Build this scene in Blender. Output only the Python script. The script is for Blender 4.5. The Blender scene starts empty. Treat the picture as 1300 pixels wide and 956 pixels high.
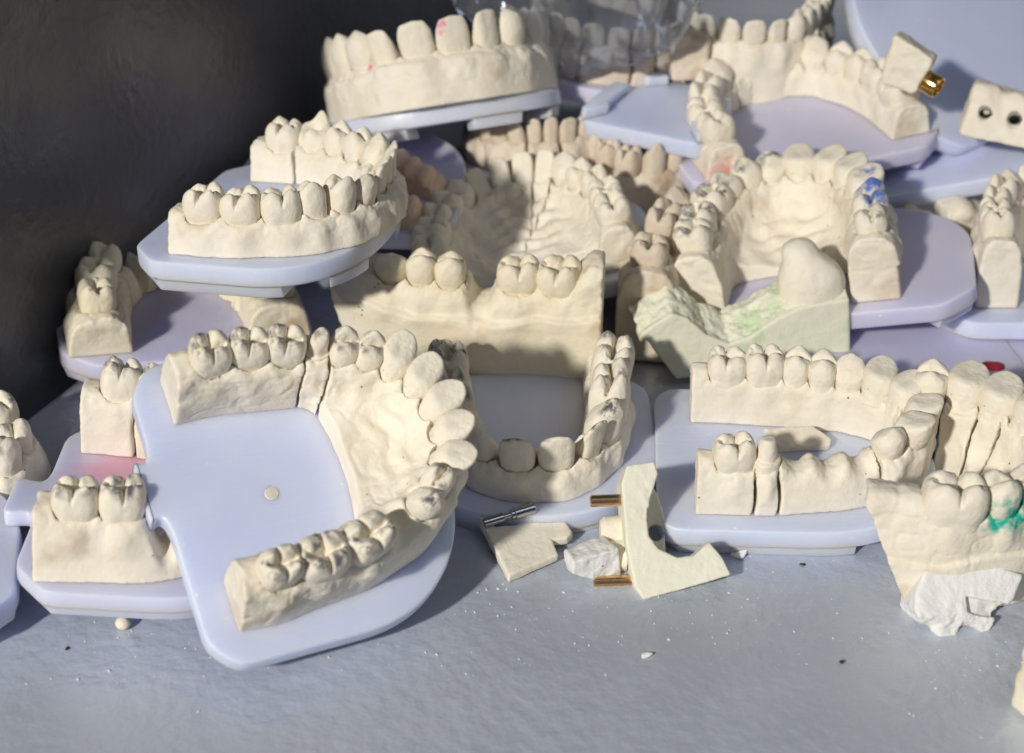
import bpy, bmesh, math, random
import numpy as np
from mathutils import Matrix, Vector

MM = 0.001
S = bpy.context.scene
C = S.collection
rad = math.radians

# ------------------------------------------------------------------ camera
cam_d = bpy.data.cameras.new('camera')
cam = bpy.data.objects.new('camera', cam_d)
C.objects.link(cam)
cam.location = (0, -0.250, 0.237)
cam.rotation_euler = (rad(90 - 33), 0, 0)
cam_d.sensor_fit = 'HORIZONTAL'
cam_d.sensor_width = 36
cam_d.lens = 36 * 2000 / 1300
cam_d.clip_start = 0.01
cam_d.clip_end = 20
cam_d.dof.use_dof = True
cam_d.dof.focus_distance = 0.375
cam_d.dof.aperture_fstop = 14
S.camera = cam

# ------------------------------------------------------------------ world and lamps
W = bpy.data.worlds.new('World')
S.world = W
W.use_nodes = True
W.node_tree.nodes['Background'].inputs[0].default_value = (0.75, 0.82, 1.0, 1)
W.node_tree.nodes['Background'].inputs[1].default_value = 0.05

def lamp(name, loc, target, size, power, col):
    l = bpy.data.lights.new(name, 'AREA')
    l.shape = 'DISK'
    l.size = size
    l.energy = power
    l.color = col
    o = bpy.data.objects.new(name, l)
    C.objects.link(o)
    o.location = loc
    o.rotation_euler = (Vector(target) - Vector(loc)).to_track_quat('-Z', 'Y').to_euler()
    return o

HEAD, ELEV, DIST = rad(34), rad(30), 2.2
tgt = (0.0, 0.10, 0.02)
lamp('key_lamp', (tgt[0] - DIST * math.cos(ELEV) * math.sin(HEAD), tgt[1] - DIST * math.cos(ELEV) * math.cos(HEAD),
                  tgt[2] + DIST * math.sin(ELEV)), tgt, 0.12, 46.5, (1.0, 0.965, 0.91))
lamp('fill_lamp', (0.7, -0.5, 1.3), (0, 0.1, 0), 0.9, 2.2, (0.80, 0.88, 1.0))
S.view_settings.view_transform = 'Standard'
S.view_settings.look = 'None'
S.view_settings.exposure = 0.0
S.view_settings.gamma = 1.0

# ------------------------------------------------------------------ materials
def new_mat(name):
    m = bpy.data.materials.new(name)
    m.use_nodes = True
    nt = m.node_tree
    b = nt.nodes['Principled BSDF']
    return m, nt, b

def coords(nt, scale=1.0):
    tc = nt.nodes.new('ShaderNodeTexCoord')
    mp = nt.nodes.new('ShaderNodeMapping')
    mp.inputs['Scale'].default_value = (scale, scale, scale)
    nt.links.new(tc.outputs['Object'], mp.inputs['Vector'])
    return mp.outputs['Vector']

def noise(nt, vec, scale, detail=4, rough=0.55):
    n = nt.nodes.new('ShaderNodeTexNoise')
    n.inputs['Scale'].default_value = scale
    n.inputs['Detail'].default_value = detail
    n.inputs['Roughness'].default_value = rough
    nt.links.new(vec, n.inputs['Vector'])
    return n.outputs['Fac']

def ramp(nt, fac, p0, c0, p1, c1):
    r = nt.nodes.new('ShaderNodeValToRGB')
    r.color_ramp.elements[0].position = p0
    r.color_ramp.elements[0].color = c0
    r.color_ramp.elements[1].position = p1
    r.color_ramp.elements[1].color = c1
    nt.links.new(fac, r.inputs['Fac'])
    return r.outputs['Color']

def mixc(nt, fac, a, b, mode='MIX'):
    m = nt.nodes.new('ShaderNodeMix')
    m.data_type = 'RGBA'
    m.blend_type = mode
    for sock, v in ((m.inputs['Factor'], fac), (m.inputs['A'], a), (m.inputs['B'], b)):
        if isinstance(v, (tuple, float, int)):
            sock.default_value = v
        else:
            nt.links.new(v, sock)
    return m.outputs['Result']

def g(v, a=1.0):
    return (v[0], v[1], v[2], a)

def plaster(name, base, warm, stain=None, stain_amt=0.0, bump=0.5):
    m, nt, b = new_mat(name)
    v = coords(nt, 1.0)
    n1 = noise(nt, v, 90, 5)
    col = ramp(nt, n1, 0.32, g(warm), 0.62, g(base))
    if stain:
        n2 = noise(nt, v, 55, 3, 0.6)
        f = ramp(nt, n2, 0.66 - 0.22 * stain_amt, (0, 0, 0, 1), 0.74 - 0.12 * stain_amt, (1, 1, 1, 1))
        col = mixc(nt, f, col, g(stain))
    # tiny specks of dirt and air bubbles
    vo = nt.nodes.new('ShaderNodeTexVoronoi')
    vo.inputs['Scale'].default_value = 260
    nt.links.new(v, vo.inputs['Vector'])
    sp = ramp(nt, vo.outputs['Distance'], 0.045, (1, 1, 1, 1), 0.09, (0, 0, 0, 1))
    n3 = noise(nt, v, 35, 2)
    sel = ramp(nt, n3, 0.56, (0, 0, 0, 1), 0.60, (1, 1, 1, 1))
    f2 = mixc(nt, 1.0, sp, sel, 'MULTIPLY')
    col = mixc(nt, f2, col, (0.20, 0.13, 0.08, 1))
    # pencil smudges painted on the chewing surfaces (mesh attribute)
    at = nt.nodes.new('ShaderNodeAttribute')
    at.attribute_name = 'mark'
    n4 = noise(nt, v, 330, 4, 0.7)
    mk = nt.nodes.new('ShaderNodeMath')
    mk.operation = 'MULTIPLY'
    nt.links.new(at.outputs['Fac'], mk.inputs[0])
    nt.links.new(ramp(nt, n4, 0.42, (0, 0, 0, 1), 0.54, (1, 1, 1, 1)), mk.inputs[1])
    col = mixc(nt, mk.outputs[0], col, (0.10, 0.10, 0.115, 1))
    # red, blue or green pen (mesh colour attribute, alpha = amount)
    pa = nt.nodes.new('ShaderNodeAttribute')
    pa.attribute_name = 'pen'
    n5 = noise(nt, v, 700, 2, 0.6)
    pm = nt.nodes.new('ShaderNodeMath')
    pm.operation = 'MULTIPLY'
    pw = nt.nodes.new('ShaderNodeAttribute')
    pw.attribute_name = 'pen_amount'
    nt.links.new(pw.outputs['Fac'], pm.inputs[0])
    nt.links.new(ramp(nt, n5, 0.28, (0.3, 0.3, 0.3, 1), 0.42, (1, 1, 1, 1)), pm.inputs[1])
    col = mixc(nt, pm.outputs[0], col, pa.outputs['Color'])
    nt.links.new(col, b.inputs['Base Color'])
    b.inputs['Roughness'].default_value = 0.62
    b.inputs['Specular IOR Level'].default_value = 0.32
    b.inputs['Subsurface Weight'].default_value = 0.06
    b.inputs['Subsurface Radius'].default_value = (1.0, 0.55, 0.3)
    b.inputs['Subsurface Scale'].default_value = 0.0012
    nb = noise(nt, v, 900, 4, 0.6)
    nb2 = noise(nt, v, 240, 3, 0.6)
    bp = nt.nodes.new('ShaderNodeBump')
    bp.inputs['Strength'].default_value = bump
    bp.inputs['Distance'].default_value = 0.00022
    nt.links.new(nb, bp.inputs['Height'])
    bp2 = nt.nodes.new('ShaderNodeBump')
    bp2.inputs['Strength'].default_value = bump
    bp2.inputs['Distance'].default_value = 0.0006
    nt.links.new(nb2, bp2.inputs['Height'])
    nt.links.new(bp.outputs[0], bp2.inputs['Normal'])
    nt.links.new(bp2.outputs[0], b.inputs['Normal'])
    return m

PL = {
    'cream': plaster('cream_plaster', (0.86, 0.80, 0.67), (0.80, 0.725, 0.58), (0.70, 0.60, 0.46), 0.2),
    'yellow': plaster('yellow_plaster', (0.84, 0.77, 0.60), (0.78, 0.69, 0.50), (0.64, 0.48, 0.30), 0.3),
    'white': plaster('white_plaster', (0.84, 0.83, 0.80), (0.79, 0.77, 0.73), None, 0, 0.9),
    'pink': plaster('pink_plaster', (0.80, 0.62, 0.48), (0.74, 0.53, 0.40), (0.76, 0.55, 0.42), 0.4),
    'tan': plaster('shaded_tan_plaster', (0.74, 0.65, 0.52), (0.66, 0.55, 0.42), (0.50, 0.38, 0.25), 0.4),  # browner plaster with brown shadow put into its colour, for shaded pieces
    'green': plaster('green_plaster', (0.80, 0.79, 0.64), (0.76, 0.76, 0.58), (0.55, 0.68, 0.42), 0.2),
    'blush': plaster('blush_plaster', (0.84, 0.66, 0.58), (0.80, 0.60, 0.50), (0.80, 0.72, 0.60), 0.4),
    'ivory': plaster('ivory_plaster', (0.83, 0.80, 0.66), (0.79, 0.75, 0.59), (0.62, 0.74, 0.44), 0.12),
}

def plastic(name, col, stain=None):
    m, nt, b = new_mat(name)
    v = coords(nt)
    n = noise(nt, v, 30, 3)
    c = ramp(nt, n, 0.3, g([x * 0.94 for x in col]), 0.7, g(col))
    if stain:
        dn = nt.nodes.new('ShaderNodeVectorMath')
        dn.operation = 'DISTANCE'
        nt.links.new(v, dn.inputs[0])
        dn.inputs[1].default_value = (-0.010, 0.008, 0)
        ad = nt.nodes.new('ShaderNodeMath')
        ad.operation = 'MULTIPLY_ADD'
        nt.links.new(noise(nt, v, 90, 3), ad.inputs[0])
        ad.inputs[1].default_value = -0.012
        nt.links.new(dn.outputs['Value'], ad.inputs[2])
        sc = nt.nodes.new('ShaderNodeMath')
        sc.operation = 'MULTIPLY'
        nt.links.new(ad.outputs[0], sc.inputs[0])
        sc.inputs[1].default_value = 50
        f = ramp(nt, sc.outputs[0], -0.0, (0.75, 0.75, 0.75, 1), 0.6, (0, 0, 0, 1))
        c = mixc(nt, f, c, g(stain))
    # plaster dust left on the plate
    vo = nt.nodes.new('ShaderNodeTexVoronoi')
    vo.inputs['Scale'].default_value = 210
    nt.links.new(v, vo.inputs['Vector'])
    sp = ramp(nt, vo.outputs['Distance'], 0.05, (1, 1, 1, 1), 0.1, (0, 0, 0, 1))
    sel = ramp(nt, noise(nt, v, 60, 2), 0.50, (0, 0, 0, 1), 0.54, (1, 1, 1, 1))
    c = mixc(nt, mixc(nt, 1.0, sp, sel, 'MULTIPLY'), c, (0.85, 0.83, 0.8, 1))
    nt.links.new(c, b.inputs['Base Color'])
    rr = ramp(nt, noise(nt, v, 110, 4), 0.35, (0.30,) * 3 + (1,), 0.7, (0.50,) * 3 + (1,))
    nt.links.new(rr, b.inputs['Roughness'])
    b.inputs['Subsurface Weight'].default_value = 0.8
    b.inputs['Subsurface Radius'].default_value = (0.7, 0.85, 1.4)
    b.inputs['Subsurface Scale'].default_value = 0.0055
    # fine scratches
    mp = nt.nodes.new('ShaderNodeMapping')
    mp.inputs['Scale'].default_value = (1400, 60, 200)
    tc = nt.nodes.new('ShaderNodeTexCoord')
    nt.links.new(tc.outputs['Object'], mp.inputs['Vector'])
    nb = noise(nt, mp.outputs[0], 1.0, 3)
    bp = nt.nodes.new('ShaderNodeBump')
    bp.inputs['Strength'].default_value = 0.25
    bp.inputs['Distance'].default_value = 0.0003
    nt.links.new(nb, bp.inputs['Height'])
    nt.links.new(bp.outputs[0], b.inputs['Normal'])
    return m

BLUE = plastic('blue_white_plastic', (0.66, 0.71, 0.98))
LILAC = plastic('lilac_plastic', (0.65, 0.64, 0.83))
ROSE = plastic('pink_stained_plastic', (0.66, 0.68, 0.92), (0.80, 0.34, 0.48))

def metal(name, col, rough=0.25):
    m, nt, b = new_mat(name)
    v = coords(nt)
    n = noise(nt, v, 900, 2)
    nt.links.new(ramp(nt, n, 0.35, g([x * 0.88 for x in col]), 0.65, g(col)), b.inputs['Base Color'])
    nt.links.new(ramp(nt, n, 0.3, (rough + 0.06,) * 3 + (1,), 0.7, (rough,) * 3 + (1,)), b.inputs['Roughness'])
    b.inputs['Metallic'].default_value = 1.0
    return m

BRASS = metal('brass', (0.80, 0.52, 0.28))
STEEL = metal('steel', (0.55, 0.56, 0.58), 0.18)
GOLD = metal('gold', (0.85, 0.55, 0.18), 0.15)

def paint(name, col, dots=True, rough=0.30):
    m, nt, b = new_mat(name)
    v = coords(nt)
    n = noise(nt, v, 14, 5, 0.6)
    c = ramp(nt, n, 0.3, g([x * 0.85 for x in col]), 0.7, g(col))
    n2 = noise(nt, v, 160, 4, 0.7)
    if dots: c = mixc(nt, ramp(nt, n2, 0.60, (0, 0, 0, 1), 0.78, (0.5, 0.5, 0.5, 1)), c, (0.62, 0.64, 0.66, 1))
    nt.links.new(c, b.inputs['Base Color'])
    b.inputs['Metallic'].default_value = 0.25
    nt.links.new(ramp(nt, noise(nt, v, 60, 3), 0.3, (0.30,) * 3 + (1,), 0.7, (0.46,) * 3 + (1,)), b.inputs['Roughness'])
    h = noise(nt, v, 260 if dots else 330, 2, 0.5)
    bp = nt.nodes.new('ShaderNodeBump')
    bp.inputs['Strength'].default_value = 0.55
    bp.inputs['Distance'].default_value = 0.0009 if dots else 0.0006
    nt.links.new(h, bp.inputs['Height'])
    nt.links.new(bp.outputs[0], b.inputs['Normal'])
    return m

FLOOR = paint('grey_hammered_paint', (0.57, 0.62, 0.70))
WALL = paint('shaded_hammered_paint', (0.12, 0.12, 0.13), False)  # shelf paint darkened: the wall's shade is put into its colour

def simple(name, col, rough=0.6):
    m, nt, b = new_mat(name)
    n = noise(nt, coords(nt), 200, 3)
    nt.links.new(ramp(nt, n, 0.3, g([x * 0.75 for x in col]), 0.7, g(col)), b.inputs['Base Color'])
    b.inputs['Roughness'].default_value = rough
    return m

RED = simple('red_wax', (0.30, 0.01, 0.03), 0.4)
DARK = simple('dark_dirt', (0.06, 0.05, 0.045))
PLUG = simple('cream_plug', (0.80, 0.76, 0.64))

# ------------------------------------------------------------------ implicit surfaces
def smax(a, b, k):
    h = np.maximum(k - np.abs(a - b), 0.0) / k
    return np.maximum(a, b) + h * h * k * 0.25

def smin(a, b, k):
    return -smax(-a, -b, k)

_LAT = np.random.RandomState(5).rand(32, 32, 32).astype(np.float32) * 2 - 1

def vnoise(P, freq, seed=0):
    q = P * freq + seed * 7.31
    i = np.floor(q).astype(int)
    f = (q - i).astype(np.float32)
    f = f * f * (3 - 2 * f)
    out = 0
    for dx in (0, 1):
        wx = f[:, 0] if dx else 1 - f[:, 0]
        for dy in (0, 1):
            wy = f[:, 1] if dy else 1 - f[:, 1]
            for dz in (0, 1):
                wz = f[:, 2] if dz else 1 - f[:, 2]
                out = out + wx * wy * wz * _LAT[(i[:, 0] + dx) & 31, (i[:, 1] + dy) & 31, (i[:, 2] + dz) & 31]
    return out

def fbm(P, freq, seed=0, octaves=3):
    r, a = 0, 1.0
    for k in range(octaves):
        r = r + a * vnoise(P, freq * 2 ** k, seed + k)
        a *= 0.5
    return r

def surface_nets(f, org, h):
    neg = f < 0
    nx, ny, nz = f.shape
    c = np.zeros((nx - 1, ny - 1, nz - 1), np.uint8)
    corners = [(dx, dy, dz) for dx in (0, 1) for dy in (0, 1) for dz in (0, 1)]
    for dx, dy, dz in corners:
        c += neg[dx:nx - 1 + dx, dy:ny - 1 + dy, dz:nz - 1 + dz]
    act = (c > 0) & (c < 8)
    I = np.argwhere(act)
    idx = -np.ones(act.shape, np.int64)
    idx[act] = np.arange(len(I))
    acc = np.zeros((len(I), 3))
    cnt = np.zeros(len(I))
    val = {k: f[I[:, 0] + k[0], I[:, 1] + k[1], I[:, 2] + k[2]] for k in corners}
    for k in corners:
        for ax in range(3):
            if k[ax] == 0:
                k2 = list(k)
                k2[ax] = 1
                k2 = tuple(k2)
                a, b = val[k], val[k2]
                m = (a < 0) != (b < 0)
                t = np.where(m, a / np.where(m, a - b, 1), 0)
                p = np.tile(np.array(k, float), (len(I), 1))
                p[:, ax] += t
                acc += p * m[:, None]
                cnt += m
    V = (I + acc / cnt[:, None]) * h + np.array(org)
    quads = []
    for ax in range(3):
        u, v = [(1, 2), (2, 0), (0, 1)][ax]
        sl0 = [slice(None)] * 3
        sl1 = [slice(None)] * 3
        sl0[ax] = slice(0, -1)
        sl1[ax] = slice(1, None)
        a, b = neg[tuple(sl0)], neg[tuple(sl1)]
        E = np.argwhere(a != b)
        E = E[(E[:, u] > 0) & (E[:, v] > 0) & (E[:, u] < f.shape[u] - 1) & (E[:, v] < f.shape[v] - 1)]
        inside = a[E[:, 0], E[:, 1], E[:, 2]]
        def cell(du, dv):
            q = E.copy()
            q[:, u] -= du
            q[:, v] -= dv
            return idx[q[:, 0], q[:, 1], q[:, 2]]
        q = np.stack([cell(1, 1), cell(0, 1), cell(0, 0), cell(1, 0)], 1)
        q[~inside] = q[~inside][:, ::-1]
        quads.append(q)
    return V, np.concatenate(quads)

def np_mesh(name, V, Q, smooth=True):
    me = bpy.data.meshes.new(name)
    n = len(Q)
    me.vertices.add(len(V))
    me.vertices.foreach_set('co', (np.asarray(V) * MM).astype(np.float32).ravel())
    me.loops.add(n * 4)
    me.loops.foreach_set('vertex_index', Q.astype(np.int32).ravel())
    me.polygons.add(n)
    me.polygons.foreach_set('loop_start', np.arange(0, n * 4, 4, dtype=np.int32))
    me.update(calc_edges=True)
    me.validate()
    me.polygons.foreach_set('use_smooth', np.full(len(me.polygons), smooth))
    return me

def normals_of(V, Q):
    a = V[Q[:, 2]] - V[Q[:, 0]]
    b = V[Q[:, 3]] - V[Q[:, 1]]
    fn = np.cross(a, b)
    N = np.zeros_like(V)
    for k in range(4):
        np.add.at(N, Q[:, k], fn)
    return N / (np.linalg.norm(N, axis=1, keepdims=True) + 1e-9)

def sdf_mesh(name, fn, lo, hi, h, rough=0.12, freq=0.35, seed=0, mark=None, pens=None):
    """mesh of fn(X, Y, Z) < 0, roughened along its normals"""
    ax = [np.arange(lo[k] - h, hi[k] + 2 * h, h) for k in range(3)]
    X, Y, Z = np.meshgrid(*ax, indexing='ij', sparse=True)
    f = fn(X, Y, Z)
    f = np.ascontiguousarray(np.broadcast_to(f, (len(ax[0]), len(ax[1]), len(ax[2])))).astype(np.float64)
    f[0], f[-1] = 1, 1
    f[:, 0], f[:, -1] = 1, 1
    f[:, :, 0], f[:, :, -1] = 1, 1
    V, Q = surface_nets(f, [a[0] for a in ax], h)
    return finish_mesh(name, V, Q, rough, freq, seed, mark, pens)

def finish_mesh(name, V, Q, rough, freq, seed, mark=None, pens=None, crease=None):
    if len(V) == 0:
        return None
    N = normals_of(V, Q)
    if callable(rough): rough = rough(V)
    d = rough * fbm(V, freq, seed, 4)
    if crease is not None:
        a1 = np.abs(vnoise(V + 0.8 * vnoise(V, 0.4, 7)[:, None], 0.24, seed + 31))
        a2 = np.abs(vnoise(V, 0.52, seed + 57))
        d = d + crease(V) * (np.minimum(a1 * 2.2, 0.55) + 0.4 * np.minimum(a2 * 2.2, 0.5) - 0.5)
    V = V + N * d[:, None]
    me = np_mesh(name, V, Q)
    if mark is not None:
        at = me.attributes.new('mark', 'FLOAT', 'POINT')
        at.data.foreach_set('value', mark(V, N).astype(np.float32))
    if pens:
        col = np.zeros((len(V), 4), np.float32)
        for (p, r, c) in pens:
            w = np.clip(1.6 - 1.6 * np.linalg.norm(V - np.array(p), axis=1) / r + 0.5 * fbm(V, 1.1, 3, 2), 0, 1)
            m = w > col[:, 3]
            col[m, :3] = c
            col[m, 3] = w[m]
        at = me.attributes.new('pen', 'FLOAT_COLOR', 'POINT')
        at.data.foreach_set('color', col.ravel())
        at = me.attributes.new('pen_amount', 'FLOAT', 'POINT')
        at.data.foreach_set('value', col[:, 3].copy())
    return me

# ------------------------------------------------------------------ objects
def rotm(yaw, pit, rol):
    return Matrix.Rotation(rad(yaw), 4, 'Z') @ Matrix.Rotation(rad(pit), 4, 'X') @ Matrix.Rotation(rad(rol), 4, 'Y')

def tag(o, label=None, cat=None, group=None, kind=None):
    if label: o['label'] = label
    if cat: o['category'] = cat
    if group: o['group'] = group
    if kind: o['kind'] = kind
    return o

def empty(name, loc, rot=(0, 0, 0)):
    o = bpy.data.objects.new(name, None)
    o.empty_display_size = 0.01
    C.objects.link(o)
    o.matrix_world = Matrix.Translation(Vector(loc) * MM) @ rotm(*rot)
    return o

def obj(name, me, mat, parent=None, M=None):
    o = bpy.data.objects.new(name, me)
    C.objects.link(o)
    if mat is not None and len(me.materials) == 0:
        me.materials.append(mat)
    elif mat is not None and me.materials[0] != mat:
        o.material_slots[0].link = 'OBJECT'
        o.material_slots[0].material = mat
    if parent: o.parent = parent
    if M is not None: o.matrix_basis = M
    return o

def bm_mesh(bm, name, smooth=False, bevel=0.0, seg=2, ang=30):
    bmesh.ops.recalc_face_normals(bm, faces=bm.faces)
    if bevel:
        ed = [e for e in bm.edges if len(e.link_faces) == 2 and e.calc_face_angle(0) > rad(ang)]
        bmesh.ops.bevel(bm, geom=ed, offset=bevel * MM, segments=seg, affect='EDGES', profile=0.6)
    me = bpy.data.meshes.new(name)
    bm.to_mesh(me)
    bm.free()
    if smooth:
        me.polygons.foreach_set('use_smooth', [True] * len(me.polygons))
        me.set_sharp_from_angle(angle=rad(35))
    return me

def prism(bm, pts, z0, z1):
    lo = [bm.verts.new((x * MM, y * MM, z0 * MM)) for x, y in pts]
    hi = [bm.verts.new((x * MM, y * MM, z1 * MM)) for x, y in pts]
    n = len(pts)
    bm.faces.new(list(reversed(lo)))
    bm.faces.new(hi)
    for i in range(n):
        j = (i + 1) % n
        bm.faces.new((lo[i], lo[j], hi[j], hi[i]))

def tube_mesh(name, prof, n=28):
    """lathe of (radius, z) in mm"""
    bm = bmesh.new()
    rings = []
    for r, z in prof:
        if r <= 0:
            rings.append([bm.verts.new((0, 0, z * MM))])
        else:
            rings.append([bm.verts.new((r * MM * math.cos(2 * math.pi * k / n), r * MM * math.sin(2 * math.pi * k / n), z * MM)) for k in range(n)])
    for a, b in zip(rings, rings[1:]):
        for k in range(n):
            j = (k + 1) % n
            if len(a) == 1 and len(b) > 1: bm.faces.new((a[0], b[k], b[j]))
            elif len(b) == 1 and len(a) > 1: bm.faces.new((a[k], b[0], a[j]))
            elif len(a) > 1: bm.faces.new((a[k], b[k], b[j], a[j]))
    return bm_mesh(bm, name, True)

# ------------------------------------------------------------------ teeth
def crown(fn_top, wx, wy, taper, hh, n=2.6, bulge=0.8):
    """crown of footprint wx by wy; fn_top(x, y) is the height of the chewing surface"""
    def f(X, Y, Z):
        zz = np.clip(Z / hh, -0.6, 1.4)
        sc = 1.0 + bulge * 0.16 * np.sin(np.clip(zz, 0, 1) * math.pi) - taper * np.clip(zz, 0, 1) ** 2 - 0.10 * np.clip(-zz, 0, 1)
        ax, ay = wx / 2 * sc * 0.94, wy / 2 * sc * 0.94
        rr = (np.abs(X / ax) ** n + np.abs(Y / ay) ** n) ** (1 / n)
        side = (rr - 1) * np.minimum(ax, ay)
        return smax(side, Z - fn_top(X, Y), 1.25)
    return f

def cusps(pts, base, fossa):
    def top(X, Y):
        z = base + 0 * X * Y
        for (cx, cy, h, r) in pts:
            z = np.maximum(z, -50)
            d2 = ((X - cx) ** 2 + (Y - cy) ** 2)
            z = smax(z, base + h - 0.62 * np.sqrt(d2 + 0.5) * (2.2 / r), 0.7)
        for (x0, y0, x1, y1, dep, w) in fossa:
            dx, dy = x1 - x0, y1 - y0
            t = np.clip(((X - x0) * dx + (Y - y0) * dy) / (dx * dx + dy * dy), 0, 1)
            d2 = (X - x0 - t * dx) ** 2 + (Y - y0 - t * dy) ** 2
            z = z - dep * np.exp(-d2 / (w * w))
        return z
    return top

def make_molar(seed):
    r = random.Random(seed)
    j = lambda s: r.uniform(-s, s)
    c = [(-2.5 + j(.4), 2.5 + j(.4), 2.5 + j(.4), 2.2), (2.4 + j(.4), 2.6 + j(.4), 2.4 + j(.4), 2.2),
         (-2.4 + j(.4), -2.6 + j(.4), 2.6 + j(.4), 2.2), (2.6 + j(.4), -2.5 + j(.4), 2.0 + j(.4), 2.2)]
    if seed % 2: c.append((4.0, 0.4, 1.7, 2.0))
    fo = [(-3.4, j(.4), 3.4, j(.4), 1.5, 0.5), (j(.6), -5, j(.5), 5, 1.3, 0.42), (-.8, -.4, .9, .5, 0.8, 1.3),
          (-2.6, .3, -3.4, 1.8, 0.5, 0.4), (2.4, .2, 3.4, -1.4, 0.5, 0.4)]
    return crown(cusps(c, 4.9, fo), 10.4, 10.0, 0.14, 7.0, 3.1, 0.7), (10.4, 10.0, 7.0)

def make_premolar(seed):
    r = random.Random(seed)
    c = [(r.uniform(-.3, .3), 2.4, 3.0, 2.2), (r.uniform(-.3, .3), -2.3, 2.2 + r.uniform(-.4, .2), 2.1)]
    fo = [(-2.6, 0, 2.6, 0.1, 1.5, 0.45), (0, -.4, 0, .4, 0.6, 1.0)]
    return crown(cusps(c, 4.6, fo), 7.2, 8.6, 0.16, 7.0, 2.7, 0.8), (7.2, 8.6, 7.0)

def make_canine(seed):
    def top(X, Y):
        return 8.6 - 0.55 * np.sqrt(X * X + 0.3) - 0.5 * np.abs(Y - 1.0) - 0.10 * np.maximum(0, 1 - Y) ** 2
    base = crown(top, 7.6, 8.0, 0.22, 8.5, 2.2, 1.1)
    return base, (7.6, 8.0, 8.5)

def make_incisor(seed, w=8.6, h=9.2):
    r = random.Random(seed)
    sk = r.uniform(-.06, .06)
    def f(X, Y, Z):
        t = np.clip(Z / h, -0.5, 1.05)
        hw = w / 2 * (0.85 + 0.17 * np.clip(t, 0, 1) ** 0.7)
        front = 2.9 - 0.7 * np.clip(t, 0, 1) ** 2 - 0.045 * X * X
        back = -3.3 + 4.6 * np.clip(t, 0, 1) ** 0.75 + 0.035 * X * X
        s = smax(np.abs(X + sk * Z) - hw, Y - front, 1.8)
        s = smax(s, back - Y, 1.2)
        edge = h + 0.10 * np.cos(X * 2.1) - 0.02 * X * X + sk * X
        return smax(s, Z - edge, 0.8)
    return f, (w, 6.5, h)

def make_shield(seed):
    """upper front tooth seen from its hollow inner side"""
    r = random.Random(seed)
    a = r.uniform(-.1, .1)
    def top(X, Y):
        return 6.6 + 0.42 * (Y + 1) + a * X - 0.35 * np.exp(-(X ** 2 + (Y + .3) ** 2) / 5) - 0.03 * X * X
    return crown(top, 9.4, 9.0, 0.02, 8.0, 2.3, 0.7), (9.0, 8.6, 8.2)

def make_stump(seed):
    r = random.Random(seed)
    def f(X, Y, Z):
        rr = np.sqrt((X / 1.0) ** 2 + (Y / 1.15) ** 2)
        core = smax(rr - (2.7 - 0.12 * np.clip(Z - 2, 0, 9)), Z - 6.8 - 0.25 * Y, 1.2)
        shoulder = smax(rr - 3.7, Z - 1.8, 0.5)
        return smin(core, shoulder, 0.5)
    return f, (7.0, 7.5, 7.0)

def make_worn(seed):
    """crown broken down to a hollow shell"""
    def f(X, Y, Z):
        rr = (np.abs(X / 4.6) ** 2.4 + np.abs(Y / 4.6) ** 2.4) ** (1 / 2.4)
        o = smax((rr - 1) * 4.4, Z - 5.2 - 0.9 * np.sin(X * 0.9 + 1) - 0.4 * Y, 1.2)
        hole = 3.0 - np.sqrt(X ** 2 + (Y - .3) ** 2 + 0.55 * (Z - 6) ** 2)
        return smax(o, hole, 0.8)
    return f, (9.6, 9.6, 6)

TOOTH = {}
def tooth_mesh(kind, var, marked=False):
    kind = 'M' if kind == 'm' else kind
    key = (kind, var, marked)
    if key in TOOTH: return TOOTH[key]
    maker, nm = {'M': (make_molar, 'molar'), 'P': (make_premolar, 'premolar'), 'C': (make_canine, 'canine'),
                 'I': (make_incisor, 'incisor'), 'i': (lambda s: make_incisor(s, 6.6, 8.2), 'incisor'),
                 'j': (lambda s: make_incisor(s, 5.4, 8.0), 'incisor'),
                 'S': (make_shield, 'incisor'), 'D': (make_stump, 'prepared_stump'), 'W': (make_worn, 'hollow_crown')}[kind]
    f, dim = maker(var * 3 + 1)
    hh = dim[2]
    def mark(V, N):
        if not marked or kind in 'S': return np.zeros(len(V))
        up = np.clip((N[:, 2] - 0.25) * 2, 0, 1) * np.clip((V[:, 2] - 0.45 * hh) / 2, 0, 1)
        return up * np.clip(0.35 + 1.1 * fbm(V, 0.4, var + 9, 2), 0, 1)
    h = 0.24
    me = sdf_mesh(nm, f, (-dim[0] / 2 - 1.2, -dim[1] / 2 - 1.6, -3.0), (dim[0] / 2 + 1.2, dim[1] / 2 + 1.6, hh + 1.4), h,
                  0.12, 0.5, var * 5 + ord(kind), mark)
    TOOTH[key] = (me, nm, dim)
    return TOOTH[key]

TW = {'M': 10.2, 'P': 7.2, 'C': 7.6, 'I': 8.4, 'i': 6.6, 'j': 5.4, 'D': 6.6, 'S': 8.0, 'm': 12.6, 'W': 9.6, '-': 8.5, '=': 5.0}

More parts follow.
